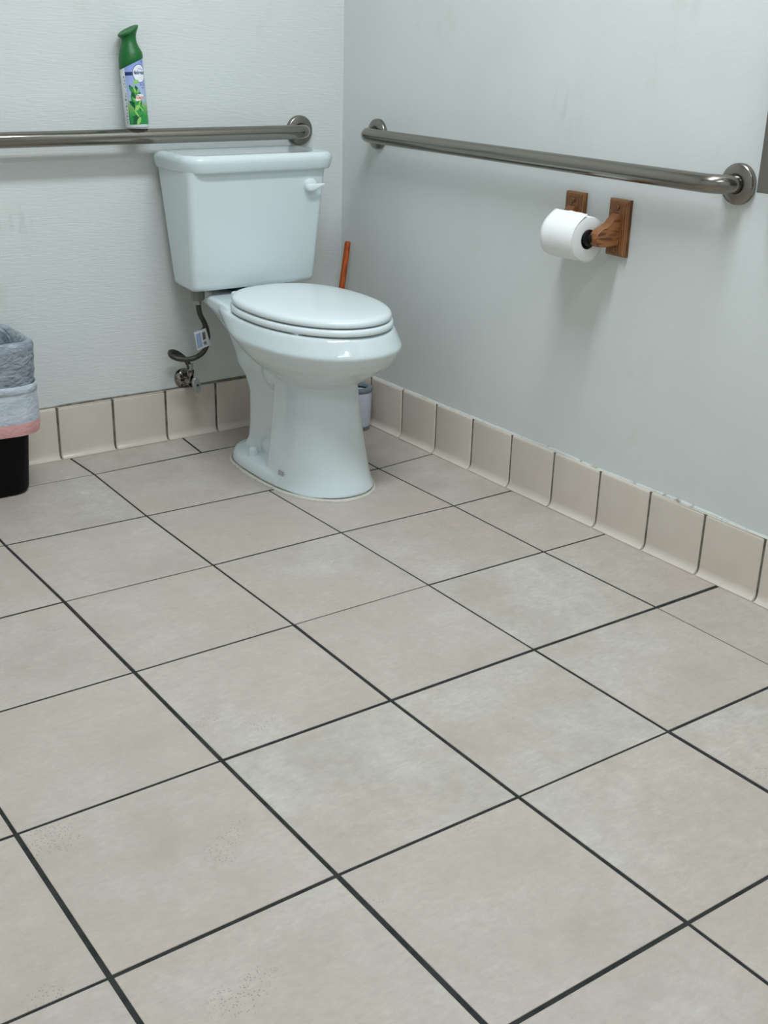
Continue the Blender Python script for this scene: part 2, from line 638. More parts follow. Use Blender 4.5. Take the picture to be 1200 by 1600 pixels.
def cove_mesh(w):
    """local: x along the wall (0..w), y out of the wall (0 = wall, negative = into room), z up"""
    prof = [(-0.0005, 0.0), (-0.0215, 0.0), (-0.0215, 0.0022), (-0.0185, 0.0035), (-0.0150, 0.0062), (-0.0122, 0.0105), (-0.0105, 0.016), (-0.0100, 0.022),
            (-0.0100, CH - 0.007), (-0.0093, CH - 0.0035), (-0.0075, CH - 0.001), (-0.005, CH), (-0.0005, CH)]
    xs = [0.0, 0.0012, 0.0035, w - 0.0035, w - 0.0012, w]
    ins = [0.0030, 0.0008, 0.0, 0.0, 0.0008, 0.0030]
    rings = []
    for x, d in zip(xs, ins):
        ring = []
        for k, (y, z) in enumerate(prof):
            yy = y + d if y < -0.006 else y
            zz = z
            if k in (1, 2, 3):
                yy = y + d * 1.6
            ring.append(Vector((x, yy, zz)))
        rings.append(ring)
    return rings


me_cache = {}


def cove_tile(parent, p, rotz, w=CP - 0.0034):
    key = round(w, 4)
    if key not in me_cache:
        o = MB().loft(cove_mesh(w)).obj('cove_tile', M_COVE, None, auto=50)
        me_cache[key] = o.data
    else:
        o = bpy.data.objects.new('cove_tile', me_cache[key])
        COL.objects.link(o)
    o.location = p
    o.rotation_euler = (0, 0, rotz)
    o.parent = parent
    return o


bb = struct(MB().box(RX, -0.0055, -0.0080, -0.0002, -0.0035, CH - 0.001).obj('baseboard_back', M_CGROUT, smooth=False))
br = struct(MB().box(-0.0080, -0.0002, RY, -0.0085, -0.0035, CH - 0.001).obj('baseboard_right', M_CGROUT, smooth=False))
# back: measured joints at x = -0.898 -0.741 -0.587 -0.429 (from the corner line)
x = -0.429 + CP
cuts_b = [-0.0225]
k = -0.1185
while k > RX:
    cuts_b.append(k)
    k -= 0.1560
for a, b in zip(cuts_b, cuts_b[1:]):
    cove_tile(bb, (b + 0.0025, random.uniform(-0.0008, 0.0004), 0.0003), random.uniform(-0.003, 0.003), (a - b) - 0.0050)
cuts_r = [-0.0225]
k = -0.1795
while k > RY:
    cuts_r.append(k)
    k -= 0.1563
for a, b in zip(cuts_r, cuts_r[1:]):
    cove_tile(br, (random.uniform(-0.0008, 0.0003), a - 0.0023, 0.0003), -math.pi / 2 + random.uniform(-0.004, 0.004), (a - b) - 0.0046)


def ragged_strip(name, m, parent, along, a, b, z0, depth, hmin, hmax, seed, fr):
    """uneven filler bead lying on the cove tops, against the wall"""
    mb = MB()
    n = int(abs(b - a) / 0.012)
    rings = []
    for i in range(n + 1):
        t = a + (b - a) * i / n
        f = noise.noise(Vector((t * fr, seed, 0.3))) * 0.5 + 0.5
        g = noise.noise(Vector((t * fr * 4, seed, 5.3))) * 0.5 + 0.5
        h = hmin + (hmax - hmin) * max(0.0, f * 1.4 - 0.35) + 0.001 * g
        d = depth * (0.7 + 0.5 * g)
        sec = [(0.0, z0 - 0.001), (-d, z0 - 0.001), (-d * 0.8, z0 + h * 0.45), (-0.0012, z0 + h), (0.0, z0 + h)]
        rings.append([Vector((t, y - 0.0001, z)) if along == 'x' else Vector((y - 0.0001, t, z)) for y, z in sec])
    mb.loft(rings)
    o = mb.obj(name, m, parent, smooth=False)
    return o


ragged_strip('caulk_bead', M_CRACK, bb, 'x', -0.02, RX, CH, 0.005, 0.0030, 0.0095, 2.2, 9)
ragged_strip('caulk_bead', M_CAULK, br, 'y', -0.02, RY, CH, 0.006, 0.0015, 0.0075, 7.7, 7)

# ---- ceiling lamp (lights the room, above the frame) and an added unseen fill panel
M_LAMP = mat('lamp_diffuser', (0.9, 0.9, 0.9, 1), 0.5)
bsdf(M_LAMP).inputs['Emission Color'].default_value = (0.91, 1.0, 0.97, 1)
bsdf(M_LAMP).inputs['Emission Strength'].default_value = 1.0
lx, ly = la.size / 2, la.size_y / 2
for lp, txt in ((LIGHT_POS, 'long white ceiling light panel above the toilet, out of frame'), (FILL_POS, 'added long white fill light panel above the camera, out of frame')):
    cl = thing('ceiling_light', txt, 'ceiling light', (lp[0], lp[1], RH - 0.0005), group='ceiling lights')
    fr = MB()
    for (x0, x1, y0, y1) in ((-lx - 0.03, lx + 0.03, ly, ly + 0.03), (-lx - 0.03, lx + 0.03, -ly - 0.03, -ly), (-lx - 0.03, -lx, -ly, ly), (lx, lx + 0.03, -ly, ly)):
        fr.box(x0, x1, y0, y1, -0.065, 0.0)
    fr.obj('frame', M_CEIL, cl, smooth=False, local=True)
    MB().box(-lx, lx, -ly, ly, -0.05, -0.001).obj('diffuser', M_LAMP, cl, smooth=False, local=True)

# ------------------------------------------------------------------ toilet
AX = -0.394
toi = thing('toilet', 'white two-piece ceramic toilet with closed lid in the room corner', 'toilet', (AX, -0.40, 0))


def remeshed(name, mb, m, parent, voxel, smooth_it, local=False):
    tmp = mesh_obj('tmp', mb.v, mb.f, m, None)
    md = tmp.modifiers.new('r', 'REMESH')
    md.mode = 'VOXEL'
    md.voxel_size = voxel
    md.use_smooth_shade = True
    sm = tmp.modifiers.new('s', 'SMOOTH')
    sm.factor = 0.5
    sm.iterations = smooth_it
    dg = bpy.context.evaluated_depsgraph_get()
    dg.update()
    me = bpy.data.meshes.new_from_object(tmp.evaluated_get(dg))
    bpy.data.objects.remove(tmp, do_unlink=True)
    me.name = name
    off = Vector((0, 0, 0)) if local else wpos(parent)
    me.transform(Matrix.Translation(-off))
    me.materials.clear()
    me.materials.append(m)
    return link_mesh(name, me, parent, True)


bw = MB()
# bowl and deck: (z, half-width, front y, back y, widest y, back exponent)
SEC = [(0.420, 0.164, -0.704, -0.145, -0.455, 2.6), (0.4185, 0.170, -0.711, -0.143, -0.455, 2.6), (0.413, 0.1735, -0.7165, -0.146, -0.455, 2.6), (0.395, 0.180, -0.728, -0.185, -0.455, 2.5),
       (0.380, 0.1850, -0.7370, -0.225, -0.458, 2.5), (0.3755, 0.1862, -0.7385, -0.235, -0.46, 2.4), (0.371, 0.1850, -0.7365, -0.245, -0.46, 2.4), (0.355, 0.1775, -0.727, -0.268, -0.463, 2.3),
       (0.333, 0.1640, -0.708, -0.298, -0.468, 2.2), (0.312, 0.1460, -0.681, -0.328, -0.473, 2.1), (0.294, 0.1255, -0.651, -0.355, -0.48, 2.0), (0.281, 0.108, -0.625, -0.378, -0.485, 2.0), (0.270, 0.096, -0.603, -0.395, -0.485, 2.0), (0.255, 0.092, -0.596, -0.40, -0.485, 2.0)]
bw.loft([egg(w, yf, yb, yc, z, 2.15, nb, 72, AX) for z, w, yf, yb, yc, nb in SEC])
# deck shelf carrying the tank
def deck(z, w, yf, yb, r):
    e = 0.018 if w > 0.11 else 0.0
    return rrect(AX - w - e, AX + w + e, yf, yb, r, z, 6, (AX - w, AX + w))
bw.loft([deck(0.430, 0.128, -0.30, -0.150, (0.02, 0.03)), deck(0.426, 0.136, -0.33, -0.140, (0.02, 0.03)), deck(0.408, 0.138, -0.34, -0.145, (0.02, 0.03)),
         deck(0.385, 0.136, -0.38, -0.205, (0.02, 0.03)), deck(0.36, 0.128, -0.42, -0.255, (0.02, 0.03)), deck(0.33, 0.12, -0.45, -0.30, (0.02, 0.03))])
bw.loft([deck(0.430, 0.105, -0.2, -0.05, 0.03), deck(0.40, 0.105, -0.3, -0.05, 0.03), deck(0.37, 0.092, -0.36, -0.10, 0.03), deck(0.33, 0.082, -0.4, -0.155, 0.03),
         deck(0.29, 0.080, -0.45, -0.185, 0.03), deck(0.255, 0.076, -0.45, -0.195, 0.03), deck(0.225, 0.071, -0.45, -0.228, 0.028), deck(0.19, 0.068, -0.43, -0.248, 0.022),
         deck(0.10, 0.069, -0.43, -0.248, 0.022), deck(0.06, 0.073, -0.44, -0.246, 0.022), deck(0.03, 0.09, -0.46, -0.235, 0.03)])
# front column of the pedestal
CS = [(0.285, 0.098, -0.606), (0.262, 0.097, -0.602), (0.20, 0.102, -0.612), (0.12, 0.110, -0.628), (0.05, 0.120, -0.646), (0.022, 0.126, -0.656), (0.008, 0.131, -0.662), (0.0, 0.132, -0.663)]
bw.loft([egg(w, yf, -0.432, -0.466, z, 2.25, 9.0, 64, AX) for z, w, yf in CS])
# foot plate
FS = [(0.0, 0.0), (0.006, 0.0), (0.022, 0.003), (0.033, 0.009), (0.040, 0.020), (0.043, 0.035)]
bw.loft([egg(0.136 - d, -0.645 + d, -0.193 - d, -0.42, z, 2.2, 3.3, 64, AX) for z, d in FS])
# sump bulge under the bowl, lower trapway bend
ellipsoid(bw, (AX, -0.415, 0.268), (0.100, 0.112, 0.066))
ellipsoid(bw, (AX, -0.375, 0.060), (0.088, 0.085, 0.052))
bw.box(AX - 0.052, AX + 0.052, -0.48, -0.38, 0.02, 0.27)
bowl = remeshed('bowl', bw, M_CER, toi, 0.0034, 6)

# bolt caps
for s in (-1, 1):
    MB().lathe([(0.0125, 0.036), (0.0125, 0.053), (0.0115, 0.058), (0.008, 0.062), (0.003, 0.0635)], 20, Matrix.Translation((AX + s * 0.106, -0.345, 0))).obj('bolt_cap', M_CER, toi)
# caulk bead around the foot
mb = MB()
N = 96
rings = []
for kk in range(N):
    out = []
    for (d, z) in ((-0.006, 0.0005), (-0.004, 0.006), (0.002, 0.0055), (0.006, 0.003), (0.0075, 0.0002)):
        w = random.uniform(-0.0012, 0.0012) if d > 0.003 else 0
        pts = egg(0.136 + d + w, -0.664 - d - w, -0.193 + d + w, -0.43, z, 2.2, 3.3, N, AX)
        out.append(pts[kk])
    rings.append(out)
rings.append(rings[0])
mb.loft(rings, False, False)
mb.obj('caulk_bead', M_FCAULK, toi)
mb = MB()
mb.loft([[Vector((p.x, p.y, z)) for p in egg(0.136 + d, -0.664 - d, -0.193 + d, -0.43, 0, 2.2, 3.3, N, AX)] for d, z in ((-0.002, 0.0062), (0.0005, 0.0078), (0.0024, 0.0064), (0.0005, 0.0050), (-0.002, 0.0062))], False, False)
mb.obj('joint_line', M_CRACK, toi)  # thin brown ring along the joint between foot and caulk

# tank
tk = MB()


def tank_ring(z, d=0.0):
    t = (z - 0.445) / 0.30
    xf = 0.1835 + 0.0180 * t - d
    xbk = 0.172 + 0.024 * t - d
    yf = -0.186 - 0.030 * t + d
    yb = -0.045 + 0.022 * t - d
    pts = rrect(AX - xf, AX + xf, yf, yb, (0.016, 0.016), z, 6, (AX - xbk, AX + xbk))
    for p in pts:   # slightly bowed front
        if p.y < yf + 0.03:
            u = (p.x - AX) / xf
            p.y -= 0.006 * (1 - u * u)
    return pts


tk.loft([tank_ring(0.445, 0.010), tank_ring(0.447, 0.004), tank_ring(0.452, 0.001), tank_ring(0.46), tank_ring(0.52), tank_ring(0.6), tank_ring(0.68), tank_ring(0.746)])
tank = tk.obj('tank', M_CER, toi, auto=60)
MB().box(AX - 0.05, AX + 0.05, -0.165, -0.075, 0.427, 0.450, 0.003).obj('tank_gasket', M_GASKET, toi)


def lid_ring(z, d):
    return [p + Vector((0, 0, 0)) for p in rrect(AX + 0.010 - 0.2190 + d, AX + 0.010 + 0.2190 - d, -0.236 + d, -0.014 - d, (max(0.004, 0.052 - d), max(0.004, 0.03 - d)), z, 8)]


ld = MB()
ld.loft([lid_ring(0.744, 0.014), lid_ring(0.744, 0.008), lid_ring(0.748, 0.0055), lid_ring(0.766, 0.001), lid_ring(0.774, 0.001), lid_ring(0.780, 0.004), lid_ring(0.7845, 0.010),
         lid_ring(0.7862, 0.017), lid_ring(0.7850, 0.026), lid_ring(0.7845, 0.06)])
ld.obj('tank_lid', M_CER, toi, auto=60)

# flush lever
lv = MB()
LX, LY, LZ = AX + 0.150, -0.214, 0.703
lv.lathe([(0.0175, -0.004), (0.0175, 0.006), (0.0165, 0.0095), (0.012, 0.0120), (0.004, 0.0130)], 28, place((LX, LY, LZ), (0, -1, 0)))
lev = []
for u, hh, dd, zz in ((-0.0125, 0.005, 0.003, -0.004), (-0.009, 0.0085, 0.005, -0.0045), (0.0, 0.0095, 0.005, -0.0055), (0.009, 0.0080, 0.006, -0.004), (0.018, 0.0062, 0.005, -0.002), (0.027, 0.0040, 0.004, 0.0005), (0.0335, 0.0026, 0.003, 0.002), (0.0355, 0.0010, 0.0015, 0.0022)):
    lev.append([Vector((LX + u, LY - 0.013 - dd * 0.5 * math.cos(a) * 1.0 - u * 0.12, LZ + zz + hh * math.sin(a))) for a in [2 * math.pi * i / 16 for i in range(16)]])
lv.loft(lev)
lv.obj('flush_lever', M_SEAT, toi)


# seat ring and lid
def seat_ring(w, yf, yb, z):
    return egg(w, yf, yb, -0.455, z, 2.06, 2.45, 80, AX)


st = MB()
S0 = (0.1700, -0.716, -0.224)
def sr(z, d):
    return seat_ring(S0[0] - d, S0[1] + d, S0[2] - d, z)
outer = [sr(0.4250, 0.006), sr(0.4235, 0.0015), sr(0.4250, 0.0002), sr(0.430, 0.0), sr(0.435, 0.0010), sr(0.4380, 0.004), sr(0.4392, 0.009), sr(0.4392, 0.05), sr(0.436, 0.062), sr(0.4250, 0.064), sr(0.4250, 0.006)]
st.loft(outer, False, False)
st.obj('seat_ring', M_SEAT, toi, auto=70)
sl = MB()
L0 = (0.1660, -0.711, -0.226)
def lr(z, d):
    return seat_ring(L0[0] - d, L0[1] + d, L0[2] - d, z)
sl.loft([lr(0.4445, 0.012), lr(0.4430, 0.0015), lr(0.4445, 0.0003), lr(0.449, 0.0), lr(0.4535, 0.0015), lr(0.4570, 0.005), lr(0.4595, 0.011), lr(0.4612, 0.020), lr(0.4632, 0.045), lr(0.4648, 0.08), lr(0.4655, 0.11), lr(0.4657, 0.135)])
sl.obj('seat_lid', M_SEAT, toi, auto=70)
for s in (-1, 1):
    MB().box(AX + s * 0.072 - 0.020, AX + s * 0.072 + 0.020, -0.255, -0.218, 0.418, 0.4475, 0.004).obj('hinge', M_SEAT, toi)
for s in (-1, 1):
    for yy in (-0.60, -0.36):
        MB().box(AX + s * 0.128 - 0.008, AX + s * 0.128 + 0.008, yy - 0.015, yy + 0.015, 0.4185, 0.4235).obj('seat_bumper', M_SEAT, toi, smooth=False)

# small printed maker's mark on the column, low on the left
M_MARK = mat('maker_mark_print', lin(122, 126, 126), 0.4)
M_MARKB = mat('maker_mark_ground', lin(222, 225, 222), 0.3)


def on_column(phi, z, dr):
    # point on the column outline, phi measured like egg()
    t = max(0.0, min(1.0, z / 0.275))
    w = 0.128 + (0.098 - 0.128) * min(1, z / 0.262) - 0.0022 + dr
    yf = -0.660 + 0.058 * min(1, z / 0.262) - dr + 0.001
    c, s = math.cos(phi), math.sin(phi)
    e = 2 / 2.25
    return Vector((AX + w * sgp(c, e), -0.466 + (-0.466 - yf) * sgp(s, e), z))


def col_patch(mb, p0, p1, z0, z1, dr, k=6):
    fr_ = [on_column(p0 + (p1 - p0) * i / k, z0, dr) for i in range(k + 1)]
    bk_ = [on_column(p0 + (p1 - p0) * i / k, z1, dr) for i in range(k + 1)]
    n = len(fr_)
    mb.add(fr_ + bk_, [(i, i + 1, n + i + 1, n + i) for i in range(n - 1)])


pm0 = math.radians(187)
mk = MB()
col_patch(mk, pm0, pm0 + 0.17, 0.035, 0.051, 0.0016)
mark = mk.obj('maker_mark', M_MARKB, toi)
mk = MB()
for r_ in range(3):
    q0 = pm0 + 0.02
    while q0 < pm0 + 0.145:
        w_ = random.uniform(0.008, 0.022)
        col_patch(mk, q0, min(q0 + w_, pm0 + 0.15), 0.0375 + r_ * 0.0042, 0.0402 + r_ * 0.0042, 0.0020, 2)
        q0 += w_ + 0.006
mk.obj('mark_print', M_MARK, mark)

# ------------------------------------------------------------------ shut-off valve and supply hose
M_CHROME_D = mat('dirty_chrome', lin(150, 146, 138), 0.28, metal=1.0)
fd = noise_fac(M_CHROME_D, (1, 1, 1), 55, 4, 0.6, 0.46, 0.56)
set_col(M_CHROME_D, mixc(M_CHROME_D, fd, lin(160, 154, 144), lin(36, 31, 26)))
rgh = nd(M_CHROME_D, 'ShaderNodeMapRange')
rgh.inputs['To Min'].default_value = 0.2
rgh.inputs['To Max'].default_value = 0.7
lk(M_CHROME_D, fd[0], 0, rgh, 'Value')
lk(M_CHROME_D, rgh, 0, bsdf(M_CHROME_D), 'Roughness')
M_HANDLE = mat('grey_handle_metal', lin(158, 160, 158), 0.42, metal=0.4)
M_BRAID = mat('braided_hose', lin(74, 72, 67), 0.38, metal=0.7)
wv = nd(M_BRAID, 'ShaderNodeTexVoronoi')
wv.inputs['Scale'].default_value = 420
mpb = coords(M_BRAID)
lk(M_BRAID, mpb, 'Vector', wv, 'Vector')
bpn = nd(M_BRAID, 'ShaderNodeBump')
bpn.inputs['Strength'].default_value = 0.6
bpn.inputs['Distance'].default_value = 0.001
lk(M_BRAID, wv, 'Distance', bpn, 'Height')
lk(M_BRAID, bpn, 'Normal', bsdf(M_BRAID), 'Normal')
M_NUT = mat('grey_plastic_nut', lin(128, 126, 118), 0.5)

VX, VZ = -0.527, 0.170
val = thing('shutoff_valve', 'grimy chrome water shutoff valve with grey oval handle on back wall', 'valve', (VX, 0, VZ))
MB().lathe([(0.027, 0.0002), (0.027, 0.0025), (0.0245, 0.0075), (0.018, 0.013), (0.0105, 0.016)], 32, place((VX, 0, VZ), (0, -1, 0))).obj('escutcheon', M_CHROME_D, val)
vb = MB()
vb.lathe([(0.0085, 0.01), (0.0085, 0.032), (0.0125, 0.033), (0.0135, 0.040), (0.0135, 0.058), (0.0125, 0.062), (0.0075, 0.063), (0.0075, 0.073)], 20, place((VX, 0, VZ), (0, -1, 0)))
vb.lathe([(0.0085, 0.008), (0.0085, 0.022), (0.0098, 0.0225), (0.0098, 0.033)], 14, Matrix.Translation((VX, -0.048, VZ)))
vb.obj('valve_body', M_CHROME_D, val)
hp = [(0.0115 * math.cos(t), 0.0215 * math.sin(t)) for t in [2 * math.pi * i / 28 for i in range(28)]]
HM = place((VX + 0.004, -0.074, VZ - 0.004), (0.12, -1, 0.1), (1, 0, 0.18))
MB().prism(hp, -0.006, 0.006, HM, 0.002).obj('handle', M_HANDLE, val)
MB().lathe([(0.0032, 0.0055), (0.0032, 0.0075), (0.001, 0.008)], 12, HM).obj('handle_screw', M_BLACK, val)

TXN, TYN = -0.534, -0.122
sup = thing('supply_hose', 'braided grey water hose looping from tank down to shutoff valve', 'hose', (VX, -0.048, VZ + 0.034))
hpts = catmull([(VX, -0.048, VZ + 0.030), (VX - 0.004, -0.047, VZ + 0.048), (VX - 0.014, -0.042, VZ + 0.066), (VX - 0.034, -0.036, VZ + 0.083), (VX - 0.056, -0.046, VZ + 0.090),
                (VX - 0.062, -0.066, VZ + 0.084), (VX - 0.046, -0.085, VZ + 0.078), (VX - 0.014, -0.098, VZ + 0.079), (VX + 0.014, -0.106, VZ + 0.097),
                (VX + 0.024, -0.112, VZ + 0.132), (VX + 0.014, -0.118, VZ + 0.172), (VX - 0.003, -0.123, VZ + 0.205), (TXN, TYN, 0.408)], 8)
MB().tube(hpts, 0.0070, 12).obj('hose', M_BRAID, sup)
MB().lathe([(0.0078, 0.0), (0.0078, 0.018), (0.0088, 0.0185), (0.0088, 0.024)], 14, Matrix.Translation((VX, -0.048, VZ + 0.027))).obj('ferrule', M_HANDLE, sup)
MB().lathe([(0.0095, 0.0), (0.0095, 0.016)], 12, Matrix.Translation((TXN, TYN, 0.400))).obj('ferrule', M_HANDLE, sup)
nut = MB()
rings = []
for z, f_ in ((0.412, 0.9), (0.415, 1.0), (0.439, 1.0), (0.4430, 0.95)):
    rings.append([Vector((TXN + 0.0185 * f_ * (1.0 if i % 2 else 0.90) * math.cos(2 * math.pi * i / 16), TYN + 0.0185 * f_ * (1.0 if i % 2 else 0.90) * math.sin(2 * math.pi * i / 16), z)) for i in range(16)])
nut.loft(rings)
nut.obj('coupling_nut', M_NUT, sup)
# paper tag folded over the hose
M_TAG = mat('tag_white', lin(214, 216, 218), 0.5)
M_TAGB = mat('tag_blue_print', lin(150, 166, 196), 0.5)
M_TAGK = mat('tag_black_print', lin(40, 44, 48), 0.5)
A = Vector((VX + 0.019, -0.114, VZ + 0.166))      # top, at the hose
B = Vector((VX + 0.029, -0.109, VZ + 0.112))      # bottom, at the hose
ax_t = (B - A).normalized()
out_t = Vector((-0.93, -0.28, -0.20))
out_t = (out_t - ax_t * out_t.dot(ax_t)).normalized()
nrm_t = out_t.cross(ax_t).normalized()
if nrm_t.y > 0:
    nrm_t = -nrm_t


def tagp(u, v, d):
    return A + ax_t * v + out_t * u + nrm_t * d


tg = MB()
Ls = 0.052
rings = []
secs = []
for i in range(9):
    a = math.pi * (0.5 - i / 8.0)
    secs.append((-0.0075 * math.cos(a) * 1.0, 0.0075 * math.sin(a)))
path = [(0.046, 0.0012)] + [(0.010, 0.0065)] + secs + [(0.010, -0.0065)] + [(0.046, -0.0010)]
front = [[tagp(u, 0.0, d) for u, d in path], [tagp(u, Ls, d) for u, d in path]]
tg.loft(front, False, False, closed=False)
tag_o = tg.obj('tag', M_TAG, sup)


def tag_rect(mb, u0, u1, v0, v1, lift=0.0006):
    f = lambda u: 0.0065 + (0.0012 - 0.0065) * (u - 0.010) / 0.036 + lift
    mb.add([tagp(u0, v0, f(u0)), tagp(u1, v0, f(u1)), tagp(u1, v1, f(u1)), tagp(u0, v1, f(u0))], [(0, 1, 2, 3)])


tb = MB()
tag_rect(tb, 0.028, 0.043, 0.006, 0.046)
tb.obj('tag_print_blue', M_TAGB, tag_o, smooth=False)
tb = MB()
for r0, r1 in ((0.008, 0.030), (0.035, 0.044)):
    v = r0
    while v < r1:
        w_ = random.choice((0.0008, 0.0014, 0.002))
        tag_rect(tb, 0.013, 0.023, v, min(v + w_, r1))
        v += w_ + random.choice((0.0007, 0.0012))
tb.obj('barcode', M_TAGK, tag_o, smooth=False)

# ------------------------------------------------------------------ grab bars
BZ = 0.822
BO = 0.057
BR = 0.0185


def bend_path(p_wall, outdir, along, length, r=0.042, k=8):
    """from the wall out, bend, along, bend back to the wall"""
    o_ = Vector(outdir)
    a_ = Vector(along)
    P0 = Vector(p_wall)
    pts = [P0 + o_ * 0.004]
    c = P0 + o_ * (BO - r) + a_ * r
    for i in range(k + 1):
        t = math.pi / 2 * i / k
        pts.append(c - a_ * r * math.cos(t) + o_ * r * math.sin(t))
    n = 10
    s0 = P0 + o_ * BO + a_ * r
    s1 = P0 + o_ * BO + a_ * (length - r)
    for i in range(1, n):
        pts.append(s0.lerp(s1, i / n))
    c = P0 + o_ * (BO - r) + a_ * (length - r)
    for i in range(k + 1):
        t = math.pi / 2 * (1 - i / k)
        pts.append(c + a_ * r * math.cos(t) + o_ * r * math.sin(t))
    pts.append(P0 + a_ * length + o_ * 0.004)
    return pts


def grab_bar(label, p0, outd, along, length, m):
    g = thing('grab_bar', label, 'grab bar', p0, group='stainless grab bars')
    MB().tube(bend_path(p0, outd, along, length), BR, 24).obj('bar', m, g)
    for s in (0, length):
        p = Vector(p0) + Vector(along) * s
        MB().lathe([(0.0395, 0.0003), (0.0395, 0.008), (0.0385, 0.0105), (0.036, 0.0122), (0.0225, 0.0150), (0.0195, 0.0150), (0.0190, 0.010)], 40, place(p, outd)).obj('flange', M_STEEL_F, g, auto=50)
    return g


grab_bar('horizontal steel grab bar on back wall above toilet tank, holding the spray can', (-0.147, 0, BZ), (0, -1, 0), (-1, 0, 0), 0.915, M_STEEL_X)
grab_bar('long steel grab bar on right wall above the toilet paper holder', (0, -0.178, BZ), (-1, 0, 0), (0, -1, 0), 1.219, M_STEEL_Y)

# ------------------------------------------------------------------ toilet paper holder and roll
tph = thing('toilet_paper_holder', 'two-post brown oak toilet paper holder screwed to right wall', 'paper holder', (0, -1.03, 0.698))
PZ0, PZ1 = 0.637, 0.758
RZC, RXC = 0.678, -0.078
for yc in (-0.960, -1.097):
    pl = MB()
    def pr(d, x):
        return [Vector((x, yc - 0.029 + d, PZ0 + d)), Vector((x, yc + 0.029 - d, PZ0 + d)), Vector((x, yc + 0.029 - d, PZ1 - d)), Vector((x, yc - 0.029 + d, PZ1 - d))]
    pl.loft([pr(0, -0.0003), pr(0, -0.009), pr(0.004, -0.0145), pr(0.009, -0.016)])
    plate = pl.obj('backplate', M_WOOD, tph, smooth=False)
    for zz in (0.741, 0.654):
        MB().lathe([(0.0065, 0.0), (0.0065, 0.002), (0.0052, 0.0042), (0.0025, 0.0052)], 16, place((-0.0155, yc, zz), (-1, 0, 0))).obj('screw_plug', M_WOOD, plate)
    # arm: side outline in (out, z)
    side = [(0.014, 0.662), (0.014, 0.729), (0.020, 0.728), (0.030, 0.720), (0.042, 0.710), (0.056, 0.703), (0.068, 0.699), (0.074, 0.696), (0.080, 0.689), (0.0825, 0.679), (0.080, 0.668), (0.074, 0.662), (0.055, 0.660), (0.03, 0.661)]
    MB().prism(side, -0.0115, 0.0115, place((0, yc, 0), (0, 1, 0), (-1, 0, 0)) , 0.0018).obj('arm', M_WOOD_A, tph, smooth=False)
MB().lathe([(0.0085, -0.064), (0.0085, -0.055), (0.0180, -0.0545), (0.0180, 0.0545), (0.0085, 0.055), (0.0085, 0.064)], 24, place((RXC, -1.0285, RZC), (0, 1, 0))).obj('roller', M_BLACK, tph)

roll = thing('toilet_paper_roll', 'white toilet paper roll hanging on the wooden holder', 'toilet paper', (RXC, -1.0285, RZC))
RO = 0.048
HOLE = 0.0215
rl = MB()
n = 64
ys = [-0.0505, -0.0497, -0.046, -0.02, 0.01, 0.035, 0.047, 0.0498, 0.0505]
dd = [0.0022, 0.0007, 0.0, 0.0, 0.0, 0.0, 0.0, 0.0006, 0.0022]
CZR = RZC - (HOLE - 0.0180) + 0.0002   # the core hangs on the roller
rings = []
hole0 = [Vector((RXC + HOLE * math.cos(2 * math.pi * i / n), -1.0285 + ys[0] + 0.0002, CZR + HOLE * math.sin(2 * math.pi * i / n))) for i in range(n)]
rings.append(hole0)
for y, d in zip(ys, dd):
    ring = []
    for i in range(n):
        a = 2 * math.pi * i / n
        r_ = RO - d + 0.0012 * noise.noise(Vector((math.cos(a) * 1.5, math.sin(a) * 1.5, y * 25)))
        ring.append(Vector((RXC + r_ * math.cos(a), -1.0285 + y, CZR + r_ * math.sin(a))))
    rings.append(ring)
rings.append([Vector((p.x, -1.0285 + ys[-1] - 0.0002, p.z)) for p in hole0])
rings.append(hole0)
rl.loft(rings, False, False)
rl.obj('tissue', M_PAPER, roll, auto=40)
# cardboard core lining
M_CARD = mat('cardboard_core', lin(120, 104, 86), 0.9)
cr = MB()
cr.loft([[Vector((RXC + r_ * math.cos(2 * math.pi * i / 32), -1.0285 + y, CZR + r_ * math.sin(2 * math.pi * i / 32))) for i in range(32)] for r_, y in ((HOLE - 0.0002, -0.050), (HOLE - 0.0002, 0.050), (HOLE - 0.0012, 0.050), (HOLE - 0.0012, -0.050), (HOLE - 0.0002, -0.050))], False, False)
cr.obj('cardboard_core', M_CARD, roll)
# loose outer sheet: goes over the top and ends ragged
sh = MB()
rings = []
for i in range(30):
    a = math.radians(98 + 290 * i / 29)
    lift = 0.0010 + 0.0060 * max(0.0, 1 - i / 2.5) ** 1.5 + 0.0022 * max(0.0, (i - 24) / 5.0) ** 2
    ring = []
    for j in range(11):
        y = -0.0503 + 0.1006 * j / 10
        w = 0.0008 * noise.noise(Vector((a * 2.0, y * 60, 3.1)))
        r_ = RO + lift + w + (0.0025 * noise.noise(Vector((y * 70, 1.7, 0))) if i == 0 else 0)
        ring.append(Vector((RXC + r_ * math.cos(a), -1.0285 + y, CZR + r_ * math.sin(a))))
    rings.append(ring)
sh.loft(rings, False, False, closed=False)
so = sh.obj('loose_sheet', M_PAPER, roll)
smd = so.modifiers.new('thickness', 'SOLIDIFY')
smd.thickness = 0.0005

